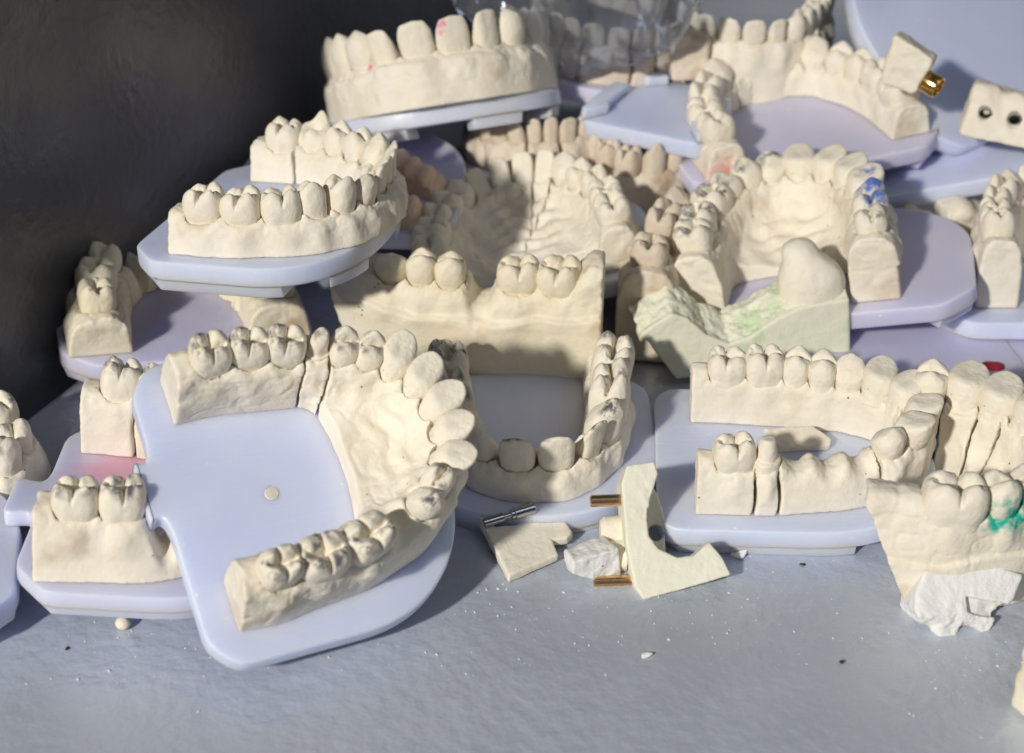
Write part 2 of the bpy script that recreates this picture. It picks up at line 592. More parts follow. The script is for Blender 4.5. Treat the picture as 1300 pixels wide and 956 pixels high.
# ------------------------------------------------------------------ the plastic base plate
def plate_outline(a, L, xl=None, xr=None, back=-9, front=None, ch=9, tab=True, tabx=0, tabl=7.5):
    xl = xl or a + 11
    xr = xr or a + 11
    front = front or L + 11
    ys = front * 0.42
    p = []
    if tab:
        p += [(tabx + u, back - w) for u, w in ((-10, 0), (-6, 1.2), (-8, tabl), (8, tabl), (6, 1.2), (10, 0))]
    p += [(xr - ch, back), (xr, back + ch * 0.9), (xr, ys)]
    for k in range(1, 20):
        th = math.pi / 2 * k / 10
        if k < 10: p.append((xr * math.cos(th) ** 0.85, ys + (front - ys) * math.sin(th) ** 0.95))
        elif k == 10: p.append((0, front))
        else: p.append((-xl * abs(math.cos(th)) ** 0.85, ys + (front - ys) * math.sin(th) ** 0.95))
    p += [(-xl, ys), (-xl, back + ch * 0.9), (-xl + ch, back)]
    return p

def round_corners(p, cut=2.6):
    out = []
    n = len(p)
    for i in range(n):
        a, b, c = p[i - 1], p[i], p[(i + 1) % n]
        la, lc = math.dist(a, b), math.dist(b, c)
        ka, kc = min(0.4, cut / max(la, .01)), min(0.4, cut / max(lc, .01))
        P1 = (b[0] + (a[0] - b[0]) * ka, b[1] + (a[1] - b[1]) * ka)
        P2 = (b[0] + (c[0] - b[0]) * kc, b[1] + (c[1] - b[1]) * kc)
        out += [P1, ((P1[0] + P2[0] + 2 * b[0]) / 4, (P1[1] + P2[1] + 2 * b[1]) / 4), P2]
    return out

def plate_mesh(p, t=8.5, lugs=True):
    bm = bmesh.new()
    prism(bm, round_corners(p), -t * 0.62 if lugs else -t, 0)
    me = bm_mesh(bm, 'base_plate', True, 0.9, 3)
    if lugs:
        bm = bmesh.new()
        bm.from_mesh(me)
        n = len(p)
        cx = sum(q[0] for q in p) / n
        cy = sum(q[1] for q in p) / n
        def ins(q, k): return (cx + (q[0] - cx) * k, cy + (q[1] - cy) * k)
        b2 = bmesh.new()
        segs = []
        cur = []
        m0 = 6 if n > 28 else 0
        rng = list(range(m0, n))
        cuts = [(0, 4), (7, 10), (13, 16), (19, len(rng) - 1)]
        for i0, i1 in cuts:
            seg = [p[rng[i]] for i in range(i0, min(i1, len(rng) - 1) + 1)]
            if len(seg) < 2: continue
            poly = [ins(q, 0.985) for q in seg] + [ins(q, 0.72) for q in reversed(seg)]
            lo = [b2.verts.new((ins(q, 0.97)[0] * MM, ins(q, 0.97)[1] * MM, -t * MM)) for q in poly]
            hi = [b2.verts.new((q[0] * MM, q[1] * MM, -t * 0.55 * MM)) for q in poly]
            b2.faces.new(list(reversed(lo)))
            b2.faces.new(hi)
            for i in range(len(poly)):
                j = (i + 1) % len(poly)
                b2.faces.new((lo[i], lo[j], hi[j], hi[i]))
        m2 = bm_mesh(b2, 'lug', True, 0.5, 2)
        bm.from_mesh(m2)
        bpy.data.meshes.remove(me)
        bpy.data.meshes.remove(m2)
        me = bpy.data.meshes.new('base_plate')
        bm.to_mesh(me)
        bm.free()
        me.set_sharp_from_angle(angle=rad(35))
    return me

# ------------------------------------------------------------------ an arch cast
def arch_cast(name, label, cat, loc, rot, a=24, L=40, H=21, teeth='MMPPCijjiCPPMM', cuts=(), trange=(-1, 1), palate=None,
              plate=None, plate_mat=None, mat='cream', h=0.5, seed=0, marked=False, group=None, wo=6.0, wi=6.0, ext=(4, 4),
              gapdrop=4.0, flare=0.0, nexp=2.4, pens=None, foot=0.0, cutpen=None, plug=None, tooth_jit=1.0, extra=None, base_mat=None,
              ridge=0.0, hz=None, gum_rough=0.35, heel_ang=(0, 0), ledge=None, rise=(0, 0), crown_h=7.0, crease=0.48, tooth_pen=None):
    rnd = random.Random(seed * 17 + 3)
    root = empty(name, loc, rot)
    tag(root, label, cat, group)
    # arch polyline with straight heels
    ts = np.linspace(trange[0], trange[1], 240)
    th = ts * math.pi / 2
    cx = a * np.sign(np.sin(th)) * np.abs(np.sin(th)) ** (2 / nexp)
    cy = L * np.clip(np.cos(th), 0, 1) ** (2 / nexp)
    P = np.stack([cx, cy], 1)
    if trange[0] <= -1: P = np.concatenate([[[P[0, 0], P[0, 1] - k] for k in (14, 7)], P])
    if trange[1] >= 1: P = np.concatenate([P, [[P[-1, 0], P[-1, 1] - k] for k in (7, 14)]])
    sl = np.concatenate([[0], np.cumsum(np.hypot(*np.diff(P, axis=0).T))])
    su = np.linspace(0, sl[-1], 320)
    P = np.stack([np.interp(su, sl, P[:, 0]), np.interp(su, sl, P[:, 1])], 1)
    T = np.gradient(P, axis=0)
    T /= np.linalg.norm(T, axis=1, keepdims=True)
    Nn = np.stack([-T[:, 1], T[:, 0]], 1)
    s0 = 14.0 if trange[0] <= -1 else 3.0
    s1 = sl[-1] - (14.0 if trange[1] >= 1 else 3.0)
    # teeth along the arch
    tot = sum(TW[c] for c in teeth)
    k = (s1 - s0) / tot
    cent, x = [], s0
    for c in teeth:
        w = TW[c] * k
        cent.append((c, x + w / 2, w))
        x += w
    G = (H - crown_h) if hz is None else hz
    s_lo, s_hi = s0 - ext[0], s1 + ext[1]
    pad = wo + 3
    lo = (P[:, 0].min() - pad, max(P[:, 1].min() - 1, -12), 0)
    hi = (P[:, 0].max() + pad, P[:, 1].max() + pad, G + 5 + max(rise))
    xs = np.arange(lo[0] - h, hi[0] + 2 * h, h)
    ys = np.arange(lo[1] - h, hi[1] + 2 * h, h)
    zs = np.arange(-h * 1.5, hi[2] + 2 * h, h)
    GX, GY = np.meshgrid(xs, ys, indexing='ij')
    d2 = (GX[..., None] - P[:, 0]) ** 2 + (GY[..., None] - P[:, 1]) ** 2
    ii = d2.argmin(-1)
    dx, dy = GX - P[ii, 0], GY - P[ii, 1]
    nn, tt = Nn[ii], T[ii]
    d = dx * nn[..., 0] + dy * nn[..., 1]
    sloc = su[ii] + dx * tt[..., 0] + dy * tt[..., 1]
    d = np.where(d >= 0, 1, -1) * np.sqrt(d2.min(-1))
    # height of the gum and the width along s
    sg = np.linspace(0, sl[-1], 600)
    hgt = np.zeros_like(sg)
    bump = np.zeros_like(sg)
    inc = np.zeros_like(sg)
    for c, sc, w in cent:
        e = np.exp(-((sg - sc) / (0.40 * w)) ** 4)
        if c in '-=':
            hgt -= e * (gapdrop + rnd.uniform(-.6, .6))
        else:
            hgt -= 1.1 * np.exp(-((sg - sc) / (0.30 * w)) ** 2)
            bump += (0.9 + 0.5 * rnd.random()) * np.exp(-((sg - sc) / (0.30 * w)) ** 2)
        if c in 'iIjCS': inc += np.exp(-((sg - sc) / (0.5 * w)) ** 4)
    hgt += rise[0] * np.clip((s0 + 5 - sg) / 8, 0, 1) ** 1.3 + rise[1] * np.clip((sg - s1 + 5) / 8, 0, 1) ** 1.3
    hgt = np.convolve(np.pad(hgt, 6, 'edge'), np.ones(13) / 13, 'valid')
    hg = np.interp(sloc, sg, hgt)
    bp = np.interp(sloc, sg, bump)
    ic = np.clip(np.interp(sloc, sg, inc), 0, 1)
    hg3 = (G + hg)[..., None]
    D = d[..., None]
    Z = zs[None, None, :]
    zr = np.clip((Z - (G - 10)) / 10, 0, 1)
    win = np.sin(np.clip((Z - (G - 11)) / 12, 0, 1) * math.pi) ** 1.2
    n2 = 0.5 * np.sin(GX * .31 + seed) * np.cos(GY * .27 + 2 * seed)
    fo = D - (wo + n2[..., None] * 0.9 - zr * 1.6 + bp[..., None] * win * 1.0 + foot * np.clip(1 - Z / 5.0, 0, 1))
    if ledge:
        lz = ledge[0] + 1.2 * np.sin(sloc * 0.09 + 1)[..., None] + 0.5 * np.sin(sloc * 0.31)[..., None]
        fo = fo - ledge[1] * np.clip((lz - Z) / 0.6, 0, 1)
    fi = -D - (wi + ic[..., None] * -1.0 - zr * 1.4 + n2[..., None] * 0.5 + ridge * np.clip(1 - Z / 8.0, 0, 1) ** 1.5 + bp[..., None] * win * 0.5)
    ft = Z - hg3 - 0.6 + 0.035 * D * D
    f = smax(smax(fo, fi, 1.5), ft, 3.2)
    if palate:
        y0, zc, dep = palate            # palate filled in front of y0; zc its height at the rim, dep vault depth
        r2 = (GX / a) ** 2 + ((GY - y0) / (L - y0)) ** 2
        zp = zc + (G - 1.0 - zc) * np.clip(r2, 0, 1) ** 1.3
        # rugae
        rug = 0.7 * np.sin((GY + 0.25 * np.abs(GX)) * 1.25 + np.sin(GX * .5)) * np.exp(-((np.abs(GX) - 5) / 6) ** 2) * np.clip((GY - y0 - 8) / 8, 0, 1)
        zp = zp + rug + 0.35 * np.sin(GX * .6 + GY * .4)
        fp = Z - zp[..., None]
        fp = smax(fp, (y0 + 0.0 + 5.0 * (1 - np.clip((GX / a) ** 2, 0, 1)) - GY)[..., None] * np.ones_like(Z), 0.8)
        fp = smax(fp, D - 1.0, 0.8)
        f = smin(f, fp, 3.0)
    f = np.maximum(f, -Z)
    f = np.maximum(f, (s_lo - sloc)[..., None] - np.tan(rad(heel_ang[0])) * Z + 0 * D)
    f = np.maximum(f, (sloc - s_hi)[..., None] - np.tan(rad(heel_ang[1])) * Z + 0 * D)
    # a fine groove where each crown leaves the gum
    for c, sc, w in cent:
        if c in '-=' or not (s_lo < sc < s_hi): continue
        dy = (10.0 if c in 'Mm' else 8.6 if c in 'PCS' else 7.0) * max(0.8, min(1.15, k)) / 2
        m = np.abs(sloc - sc) < w
        ix = np.where(m.any(1))[0]
        iy = np.where(m.any(0))[0]
        if len(ix) == 0: continue
        sx_, sy_ = slice(ix[0], ix[-1] + 1), slice(iy[0], iy[-1] + 1)
        rr = (np.abs((sloc[sx_, sy_] - sc) / (w * 0.51)) ** 2.5 + np.abs((d[sx_, sy_] - 0.5) / (dy * 0.97)) ** 2.5) ** 0.4
        far_ = np.where(m[sx_, sy_], (rr - 1.04) * dy, 9)
        carve = np.maximum(far_[..., None], (G - 2.2) - Z)
        f[sx_, sy_, :] = smax(f[sx_, sy_, :], -carve, 0.5)
    if extra is not None:
        f = extra(f, GX[..., None], GY[..., None], Z, D, sloc[..., None])
    # sawn sections
    bounds = [-99] + [cent[c][1] - cent[c][2] / 2 for c in cuts] + [999]
    parts = []
    for q in range(len(bounds) - 1):
        fq = f
        gap = 0.38
        wob = 0.25 * np.sin(Z * .5 + q) + 0.02 * (q % 3 - 1) * Z * 2
        if len(bounds) > 2:
            fq = np.maximum(fq, (bounds[q] + gap - sloc[..., None]) + (wob if q else 0))
            fq = np.maximum(fq, (sloc[..., None] - bounds[q + 1] + gap) - (0.25 * np.sin(Z * .5 + q + 1) + 0.02 * ((q + 1) % 3 - 1) * Z * 2))
        fq = np.array(fq)
        fq[0], fq[-1] = 1, 1
        fq[:, 0], fq[:, -1] = 1, 1
        fq[:, :, 0], fq[:, :, -1] = 1, 1
        V, Q = surface_nets(fq, (xs[0], ys[0], zs[0]), h)
        nm = 'sawn_section' if len(bounds) > 2 else 'plaster_base'
        # the flat base stays flat: roughen only above it
        me = finish_mesh(nm, V, Q, lambda V: gum_rough * (0.25 + 0.75 * np.clip((V[:, 2] - G + 9) / 7, 0, 1)), 0.30, seed * 3 + q, None, pens,
                         lambda V: crease * np.clip((V[:, 2] - G + (16 if palate else 6)) / 4, 0, 1))
        if me is None:
            parts.append(None)
            continue
        o = obj(nm, me, PL[base_mat or mat], root)
        parts.append(o)
    for q, (c, sc, w) in enumerate(cent):
        if c in '-=': continue
        if not (s_lo < sc < s_hi): continue
        sec = sum(1 for b in bounds[1:-1] if sc > b)
        par = parts[sec] or root
        i = int(np.clip(np.searchsorted(su, sc), 0, len(su) - 1))
        me, nm, dim = tooth_mesh(c, rnd.randrange(3) if c in 'Mm' else rnd.randrange(2), marked)
        if tooth_pen and q in tooth_pen:
            colr, zone = tooth_pen[q]
            me = me.copy()
            co = np.empty(len(me.vertices) * 3, np.float32)
            me.vertices.foreach_get('co', co)
            co = co.reshape(-1, 3) / MM
            wt = np.clip(1.3 - np.linalg.norm(co - np.array(zone[:3]), axis=1) / zone[3] + 0.7 * fbm(co, 0.7, q, 3), 0, 1)
            cc = np.zeros((len(co), 4), np.float32)
            cc[:, :3] = colr
            me.attributes.new('pen', 'FLOAT_COLOR', 'POINT').data.foreach_set('color', cc.ravel())
            me.attributes.new('pen_amount', 'FLOAT', 'POINT').data.foreach_set('value', wt.astype(np.float32))
        px, py = P[i]
        t2, n2v = T[i], Nn[i]
        off = 0.3 if c in 'MP' else 0.8
        M = Matrix(((t2[0], n2v[0], 0, (px + n2v[0] * off) * MM), (t2[1], n2v[1], 0, (py + n2v[1] * off) * MM), (0, 0, 1, (G - 1.6) * MM), (0, 0, 0, 1)))
        j = lambda s: rnd.uniform(-s, s) * tooth_jit
        tilt = {'M': -4, 'P': -3, 'C': -8, 'I': -14, 'i': -12, 'j': -8, 'S': -16}.get(c, 0)
        sx = w / TW[c] * (TW[c] / dim[0]) * 1.07
        sz = (H - G + 1.6) / dim[2] * (1 + 0.14 * (rnd.random() - .5))
        if c in 'Ii' : sz *= 0.98
        if c in 'MW': sz *= 0.95
        sy = max(0.8, min(1.15, k)) * (1.15 if c == 'm' else 1) * (1 + 0.16 * (rnd.random() - .5))
        M = M @ Matrix.Rotation(rad(tilt + j(4)), 4, 'X') @ Matrix.Rotation(rad(j(4)), 4, 'Y') @ Matrix.Rotation(rad(j(11)), 4, 'Z') @ Matrix.Diagonal((sx, sy, sz, 1))
        o = obj(nm, me, PL[mat], par, M)
    if plate is not None:
        kw = dict(plate)
        t = kw.pop('t', 8.5)
        obj('base_plate', plate_mesh(plate_outline(a, L, **kw), t), plate_mat or BLUE, root)
    if plug:
        for (x, y, r) in plug:
            obj('hole_plug', tube_mesh('hole_plug', [(0, .25), (r * .9, .25), (r, 0.1), (r, -1)]), PLUG, root, Matrix.Translation((x * MM, y * MM, 0)))
    return root

# ------------------------------------------------------------------ the setting: cabinet shelf and walls
WD = Vector((0.438, 0.899, 0))           # direction of the left cabinet wall
WN = Vector((0.899, -0.438, 0))          # towards the inside of the cabinet
W0 = Vector((-0.1355, 0.0945, 0))        # a point on the foot of the wall
E0 = Vector((-0.110, 0.001, 0))          # a point on the front edge of the shelf

def wall_pt(s, n, z):
    p = W0 + WD * s + WN * n
    return (p.x, p.y, z)

ce = (E0 - W0).dot(WD)                   # the front edge along the wall direction
def box_wd(name, s0, s1, n0, n1, z0, z1, mat, bev=0.0, seg=2):
    bm = bmesh.new()
    v = [bm.verts.new(wall_pt(s, n, z)) for z in (z0, z1) for s, n in ((s0, n0), (s1, n0), (s1, n1), (s0, n1))]
    for f in ((3, 2, 1, 0), (4, 5, 6, 7), (0, 1, 5, 4), (1, 2, 6, 5), (2, 3, 7, 6), (3, 0, 4, 7)):
        bm.faces.new([v[i] for i in f])
    me = bm_mesh(bm, name, True, bev, seg)
    o = obj(name, me, mat)
    tag(o, kind='structure')
    return o
bm = bmesh.new()
far0, far1 = wall_pt(0.44, 0.0005, 0), wall_pt(0.44, 0.80, 0)
n0 = wall_pt(ce - 0.062, 0.0005, 0)
corners = [(n0[0], -0.048 - 0.06 * (n0[0] + 0.110)), (0.62, -0.048 - 0.06 * 0.73), far1[:2], far0[:2]]
prism(bm, [(x * 1000, y * 1000) for x, y in corners], -5.0, 0)
tag(obj('shelf', bm_mesh(bm, 'shelf', True, 2.2, 5), FLOOR), kind='structure')
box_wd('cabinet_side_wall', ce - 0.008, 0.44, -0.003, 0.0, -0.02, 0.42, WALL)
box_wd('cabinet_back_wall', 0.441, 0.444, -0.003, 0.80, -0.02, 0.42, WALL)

# ------------------------------------------------------------------ the casts
GR = 'dental casts heaped on the shelf'
D_ = dict
RED_, BLU_, GRN_, PNK_ = (0.75, 0.03, 0.15), (0.12, 0.20, 0.55), (0.0, 0.42, 0.30), (0.8, 0.15, 0.3)
BLS_ = (0.85, 0.42, 0.38)

arch_cast('dental_cast', 'cream upper cast with smooth palate on large blue plate, tilted at the front left', 'dental cast',
          (-64.1, 21.7, 29.3), (-64.0, -3.3, 30), a=25, L=48.5, H=23, teeth='MMMDPPSSSSSPC-mmM',
          cuts=(3, 4), palate=(24, 6, 1), plate=D_(back=-11, xl=35, xr=38, front=53, tabx=-5, ch=6, tabl=4), marked=True, seed=1, h=0.4, group=GR, plug=[(2, 12, 1.6)],
          pens=[((6, 48, 14), 2.0, RED_)], wi=6)
arch_cast('dental_cast', 'cast with two front molars on a pink stained plate under the front left cast', 'dental cast',
          (-99.9, 41.2, 14.1), (-88.3, -5.8, -3.9), a=25, L=40, H=23, teeth='MM---------MM', cuts=(1,), plate=D_(t=7), plate_mat=ROSE,
          marked=True, seed=2, group=GR, foot=1.5, gapdrop=11, tooth_jit=0.7)
arch_cast('dental_cast', 'sawn lower cast with toothless near side on blue plate, front right', 'dental cast',
          (48.5, 65.5, 8.9), (-93.4, 1.0, 2.0), a=17.5, L=48, H=20, teeth='MMPPCSSSSC---DM', cuts=(10, 13, 14), plate=D_(front=55, tab=False, back=-13, ch=4), seed=3, h=0.42, crown_h=6.2,
          group=GR, wi=4.5, wo=5.5)
arch_cast('dental_cast', 'cast with two wide front incisors facing the viewer, open centre, middle of the shelf', 'dental cast',
          (4.1, 94.3, 8.4), (182.9, -2, 0), a=20.5, L=39.4, H=20, crown_h=10.5, teeth='MPPCiIIiCPPM', plate=D_(tab=False), seed=4, marked=True, h=0.42, group=GR,
          pens=[((12, 36, 12), 1.5, PNK_)])
arch_cast('dental_cast', 'white lower cast on blue plate, raised at the left against the shaded wall', 'dental cast',
          (-73.5, 124.5, 46.8), (-103.2, 2.4, -6), a=27, L=39.5, H=17, teeth='MWPPCijjiCPPMMM', cuts=(1,), plate=D_(front=43, back=-15, tab=False), seed=5, wo=6.5, group=GR)
arch_cast('dental_cast', 'cast with long upper teeth facing front, topmost at the back left', 'dental cast',
          (-21.6, 224, 33), (183.1, 24, 7.6), a=30, L=41.6, H=26, crown_h=9.5, teeth='MPPCiIIiCPPM', plate=D_(front=44, xl=36, xr=36), seed=6, mat='cream', ledge=(13, 1.0), group=GR, h=0.55,
          palate=(8, 5, 1), pens=[((20, 40, 14), 1.6, PNK_)], tooth_pen={5: (PNK_, (3.5, 3, 7, 1.6))})
arch_cast('dental_cast', 'horseshoe cast opening to the viewer behind the tall yellow cast', 'dental cast',
          (6, 141, 15), (5, 0.9, -12), a=26, L=39.4, H=20, teeth='MMPPCiiiiCPPMM', cuts=(8, 9), palate=(-1, 3, 1), plate=D_(tab=False), seed=7, group=GR, ridge=2)
arch_cast('dental_cast', 'horseshoe cast with blue pen marks and deep hollow centre, right of centre', 'dental cast',
          (77, 128, 16), (-11, 1.5, -13), a=24, L=43, H=26, teeth='MMMPPCSSSSCPP', palate=(10, 3, 1), wi=7, wo=7, ledge=(10, -1.0), plate=D_(xr=50, tab=False),
          plate_mat=LILAC, seed=8, marked=True, group=GR, pens=[((15, 30, 15), 2.0, PNK_), ((-13, 14, 10), 2.2, RED_)], tooth_pen={9: (BLU_, (0, 0, 8, 2)), 10: (BLU_, (0, 0, 7, 4)), 11: (BLU_, (0, 1, 6, 3))})
arch_cast('dental_cast', 'sawn cast with narrow tall sections on lilac plate, upper right', 'dental cast',
          (91, 184, 36), (15.2, 2.4, -6), a=29, L=41, H=17, teeth='MMPPCijjiCPPMM', cuts=(3, 4, 5, 6, 8), plate=D_(tab=False, back=-11, front=45), plate_mat=LILAC,
          seed=9, group=GR, wo=7, pens=[((-29, -6, 0), 9, BLS_), ((-30, 2, 0), 7, BLS_)])
arch_cast('dental_cast', 'sawn cast with thin toothless ridge in the shade by the cabinet wall', 'dental cast',
          (-88.2, 117.2, 10.4), (17.8, 2.4, 5.1), a=23.4, L=36, H=18, wo=9, wi=8, teeth='MMP------=M', cuts=(1, 2, 9), plate=D_(), plate_mat=LILAC, seed=10,
          mat='yellow', gapdrop=9, group=GR)
# tall trimmed cast without a plate
arch_cast('dental_cast', 'tall yellow cast with thick trimmed base and a gap in its row, centre', 'dental cast',
          (19, 121, 2), (85, 0, -3), a=10, L=59, H=39, teeth='MM-PPCi', trange=(-1, 0.0), seed=11, mat='yellow', group=GR, wo=8, wi=8, gapdrop=6, ledge=(25, 1.6), rise=(7, 0),
          nexp=3.4, foot=-1.0, ext=(6, -7), heel_ang=(0, 18))
arch_cast('dental_cast', 'cast with green paint on its teeth at the right edge, no plate', 'dental cast',
          (94, 47.5, 0.3), (-100, 0, 0), a=23, L=31, H=33, nexp=2.0, teeth='PSSSSSCPPm', heel_ang=(0, 25), ledge=(14, 1.0), rise=(0, 2), palate=(10, 10, 1), seed=12, group=GR, cuts=(1, 2, 3),
          pens=[((24, 16, 24), 4.0, GRN_), ((22, 20, 23), 4.0, GRN_), ((19, 24, 22), 3.0, GRN_)], tooth_pen={8: (GRN_, (-2, 3, 1, 4)), 7: (GRN_, (0, 3, 1, 4))}, ext=(4, 0), h=0.42)
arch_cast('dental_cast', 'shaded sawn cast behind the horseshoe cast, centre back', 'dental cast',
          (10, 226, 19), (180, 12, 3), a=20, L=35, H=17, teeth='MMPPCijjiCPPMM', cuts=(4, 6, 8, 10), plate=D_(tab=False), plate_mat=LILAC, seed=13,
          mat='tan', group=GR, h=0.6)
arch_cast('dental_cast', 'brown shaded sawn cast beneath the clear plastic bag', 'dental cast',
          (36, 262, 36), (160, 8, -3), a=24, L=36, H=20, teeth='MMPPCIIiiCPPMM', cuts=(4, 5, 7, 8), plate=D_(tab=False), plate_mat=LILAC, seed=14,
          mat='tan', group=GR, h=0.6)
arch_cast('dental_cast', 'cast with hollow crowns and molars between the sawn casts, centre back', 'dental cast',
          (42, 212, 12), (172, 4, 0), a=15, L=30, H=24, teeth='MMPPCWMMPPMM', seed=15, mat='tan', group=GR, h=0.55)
arch_cast('dental_cast', 'narrow brownish cast end with one big molar, right of the tall yellow cast', 'dental cast',
          (58, 122, 1), (-8, 0, 0), a=21, L=42, H=35, teeth='M-PPC', trange=(-1, -0.25), seed=16, mat='tan', group=GR, h=0.5, wo=8, wi=8, gapdrop=5, foot=2)
arch_cast('dental_cast', 'cast with pink spots standing behind the upper right sawn cast', 'dental cast',
          (80, 262, 33.5), (169.2, 2, 0.3), a=22.4, L=39, H=29, teeth='MMPPCiIIiCPPMM', plate=D_(front=42, tab=False), seed=17, group=GR, h=0.55,
          pens=[((22, 20, 12), 1.6, PNK_), ((21, 24, 15), 1.4, PNK_)])
arch_cast('dental_cast', 'cast cut off by the right edge, standing on a rounded blue plate', 'dental cast',
          (158, 130, 15), (-5, -4, -3), a=23, L=37, H=27, teeth='MMPPCiiiiCPPMM', plate=D_(tab=False, xl=40, back=-13), seed=18, group=GR, h=0.5)
arch_cast('dental_cast', 'cream cast end cut off by the left edge', 'dental cast',
          (-152, 58, 1), (-84, 3, 0), a=17, L=32, H=20, teeth='MPPP=PP=PPM', seed=19, group=GR, h=0.5, marked=True)

# ------------------------------------------------------------------ loose plates
def loose_plate(label, loc, rot, mat, a=24, L=38, t=8.5, **kw):
    o = obj('plastic_base_plate', plate_mesh(plate_outline(a, L, **kw), t), mat)
    o.matrix_world = Matrix.Translation(Vector(loc) * MM) @ rotm(*rot)
    tag(o, label, 'base plate', 'empty plastic base plates')
    return o
loose_plate('lilac plate with two pinkish fragments lying on it', (-51, 163, 25), (-6, 9, -2), LILAC, tab=False)
loose_plate('small upturned plate with a bright front edge in the centre back', (38, 186, 36), (-27, 0, 180), BLUE, tab=False, xl=21, xr=21, back=0, front=42, ch=2)
loose_plate('large steep plate filling the upper right corner', (162, 214, 40), (34, 34, 0), BLUE, xl=44, xr=44, front=70)
loose_plate('plate lying under the block with two metal holes', (150, 184, 33), (0, 2, -11), BLUE, xl=50, xr=50, front=34, tab=False)
loose_plate('flat shaded plate just behind the front right sawn cast', (104, 100, 9), (8, 0, 0), LILAC, tab=False)
loose_plate('shaded plate beside the red wax at the right edge', (146, 100, 8.7), (-20, 0, 0), LILAC, tab=False)
loose_plate('plate cut off by the lower left corner of the picture', (-142, 4, 12), (12, 0, 0), BLUE, tab=False)

# ------------------------------------------------------------------ fragments
def frag(name, label, cat, fn, lo, hi, loc, rot, mat, h=0.4, rough=0.25, freq=0.3, seed=0, group=None, pens=None):
    me = sdf_mesh(name, fn, lo, hi, h, rough, freq, seed, None, pens)
    o = obj(name, me, mat)
    o.matrix_world = Matrix.Translation(Vector(loc) * MM) @ rotm(*rot)
    if label: tag(o, label, cat, group)
    return o

def planes(X, Y, Z, pl, k=0.8):
    f = None
    for (a, b, c, d) in pl:
        n = math.sqrt(a * a + b * b + c * c)
        q = (a * X + b * Y + c * Z - d) / n
        f = q if f is None else smax(f, q, k)
    return f

def ell(X, Y, Z, c, r):
    q = np.sqrt(((X - c[0]) / r[0]) ** 2 + ((Y - c[1]) / r[1]) ** 2 + ((Z - c[2]) / r[2]) ** 2 + 1e-6)
    return (q - 1) * min(r)

def poly2(U, V, pts):
    """signed distance to a closed outline in one plane"""
    U, V = np.broadcast_arrays(U, V)
    d = np.full(U.shape, 1e9)
    ins = np.zeros(U.shape, bool)
    n = len(pts)
    for i in range(n):
        (x0, y0), (x1, y1) = pts[i], pts[(i + 1) % n]
        ex, ey = x1 - x0, y1 - y0
        t = np.clip(((U - x0) * ex + (V - y0) * ey) / (ex * ex + ey * ey), 0, 1)
        d = np.minimum(d, (U - x0 - t * ex) ** 2 + (V - y0 - t * ey) ** 2)
        c = (y0 > V) != (y1 > V)
        ins ^= c & (U < ex * (V - y0) / (ey if ey else 1e-9) + x0)
    return np.where(ins, -1, 1) * np.sqrt(d)

# pale green broken cast
def q_prof(X):
    return np.interp(X, [0, 3, 9, 13, 18, 24, 30, 37, 44, 58], [15, 17, 20, 18, 12, 8.5, 10, 14, 16.5, 17])
def q_fn(X, Y, Z):
    top = q_prof(X) + 0.5 * np.clip(Y - 1.5, 0, 8)
    body = planes(X, Y, Z, [(0, -1, 0, 0), (0, 1, 0, 14), (1, 0, 0, 57), (-1, 0, -0.55, -8.8), (0, 0, -1, 0)], 0.6)
    tip = planes(X, Y, Z, [(0, -1, 0, 0), (0, 1, 0, 12), (-1, 0, 0.1, 1.5), (0.62, 0, -1, -12), (1, 0, 0, 14)], 1.0)
    return smax(smin(body, tip, 0.8), Z - top, 0.5)
def q_rough(V):
    t = q_prof(V[:, 0]) + 0.5 * np.clip(V[:, 1] - 1.5, 0, 8)
    m = np.clip((V[:, 1] - 0.6) / 1.0, 0, 1) * np.clip((V[:, 2] - t + 1.6) / 1.0, 0, 1) * np.clip((46 - V[:, 0]) / 6, 0, 1)
    return 0.08 + 0.5 * m
def q_lump(X, Y, Z):
    f = ell(X, Y, Z, (48.5, 8, 19), (9.2, 8.2, 12.5))
    f = smax(f, (0.6 * (X - 53) + 0.8 * (Z - 27)), 3.0)
    f = smax(f, (-0.5 * (Y - 2.0) + 0.2 * (Z - 25)), 2.0)
    f = smin(f, ell(X, Y, Z, (46, 10, 29.0), (4.5, 4, 2.8)), 2.0)
    return smax(f, -(Z - 12), 0.5)
root = empty('broken_cast', (36, 108, 2), (5, -6, -6))
tag(root, 'pale green broken cast with rough fractured rim and a rounded lump at its right', 'broken cast')
obj('broken_base', sdf_mesh('broken_base', q_fn, (-2, -2, -1), (60, 16, 28), 0.4, q_rough, 0.42, 3, None,
    [((30, 5, 12), 4.5, (0.60, 0.71, 0.47)), ((36, 3, 16), 3.5, (0.60, 0.71, 0.47))]), PL['green'], root)
obj('rounded_lump', sdf_mesh('rounded_lump', q_lump, (35, -2, 10), (60, 19, 36), 0.4, 0.15, 0.3, 33), PL['cream'], root)

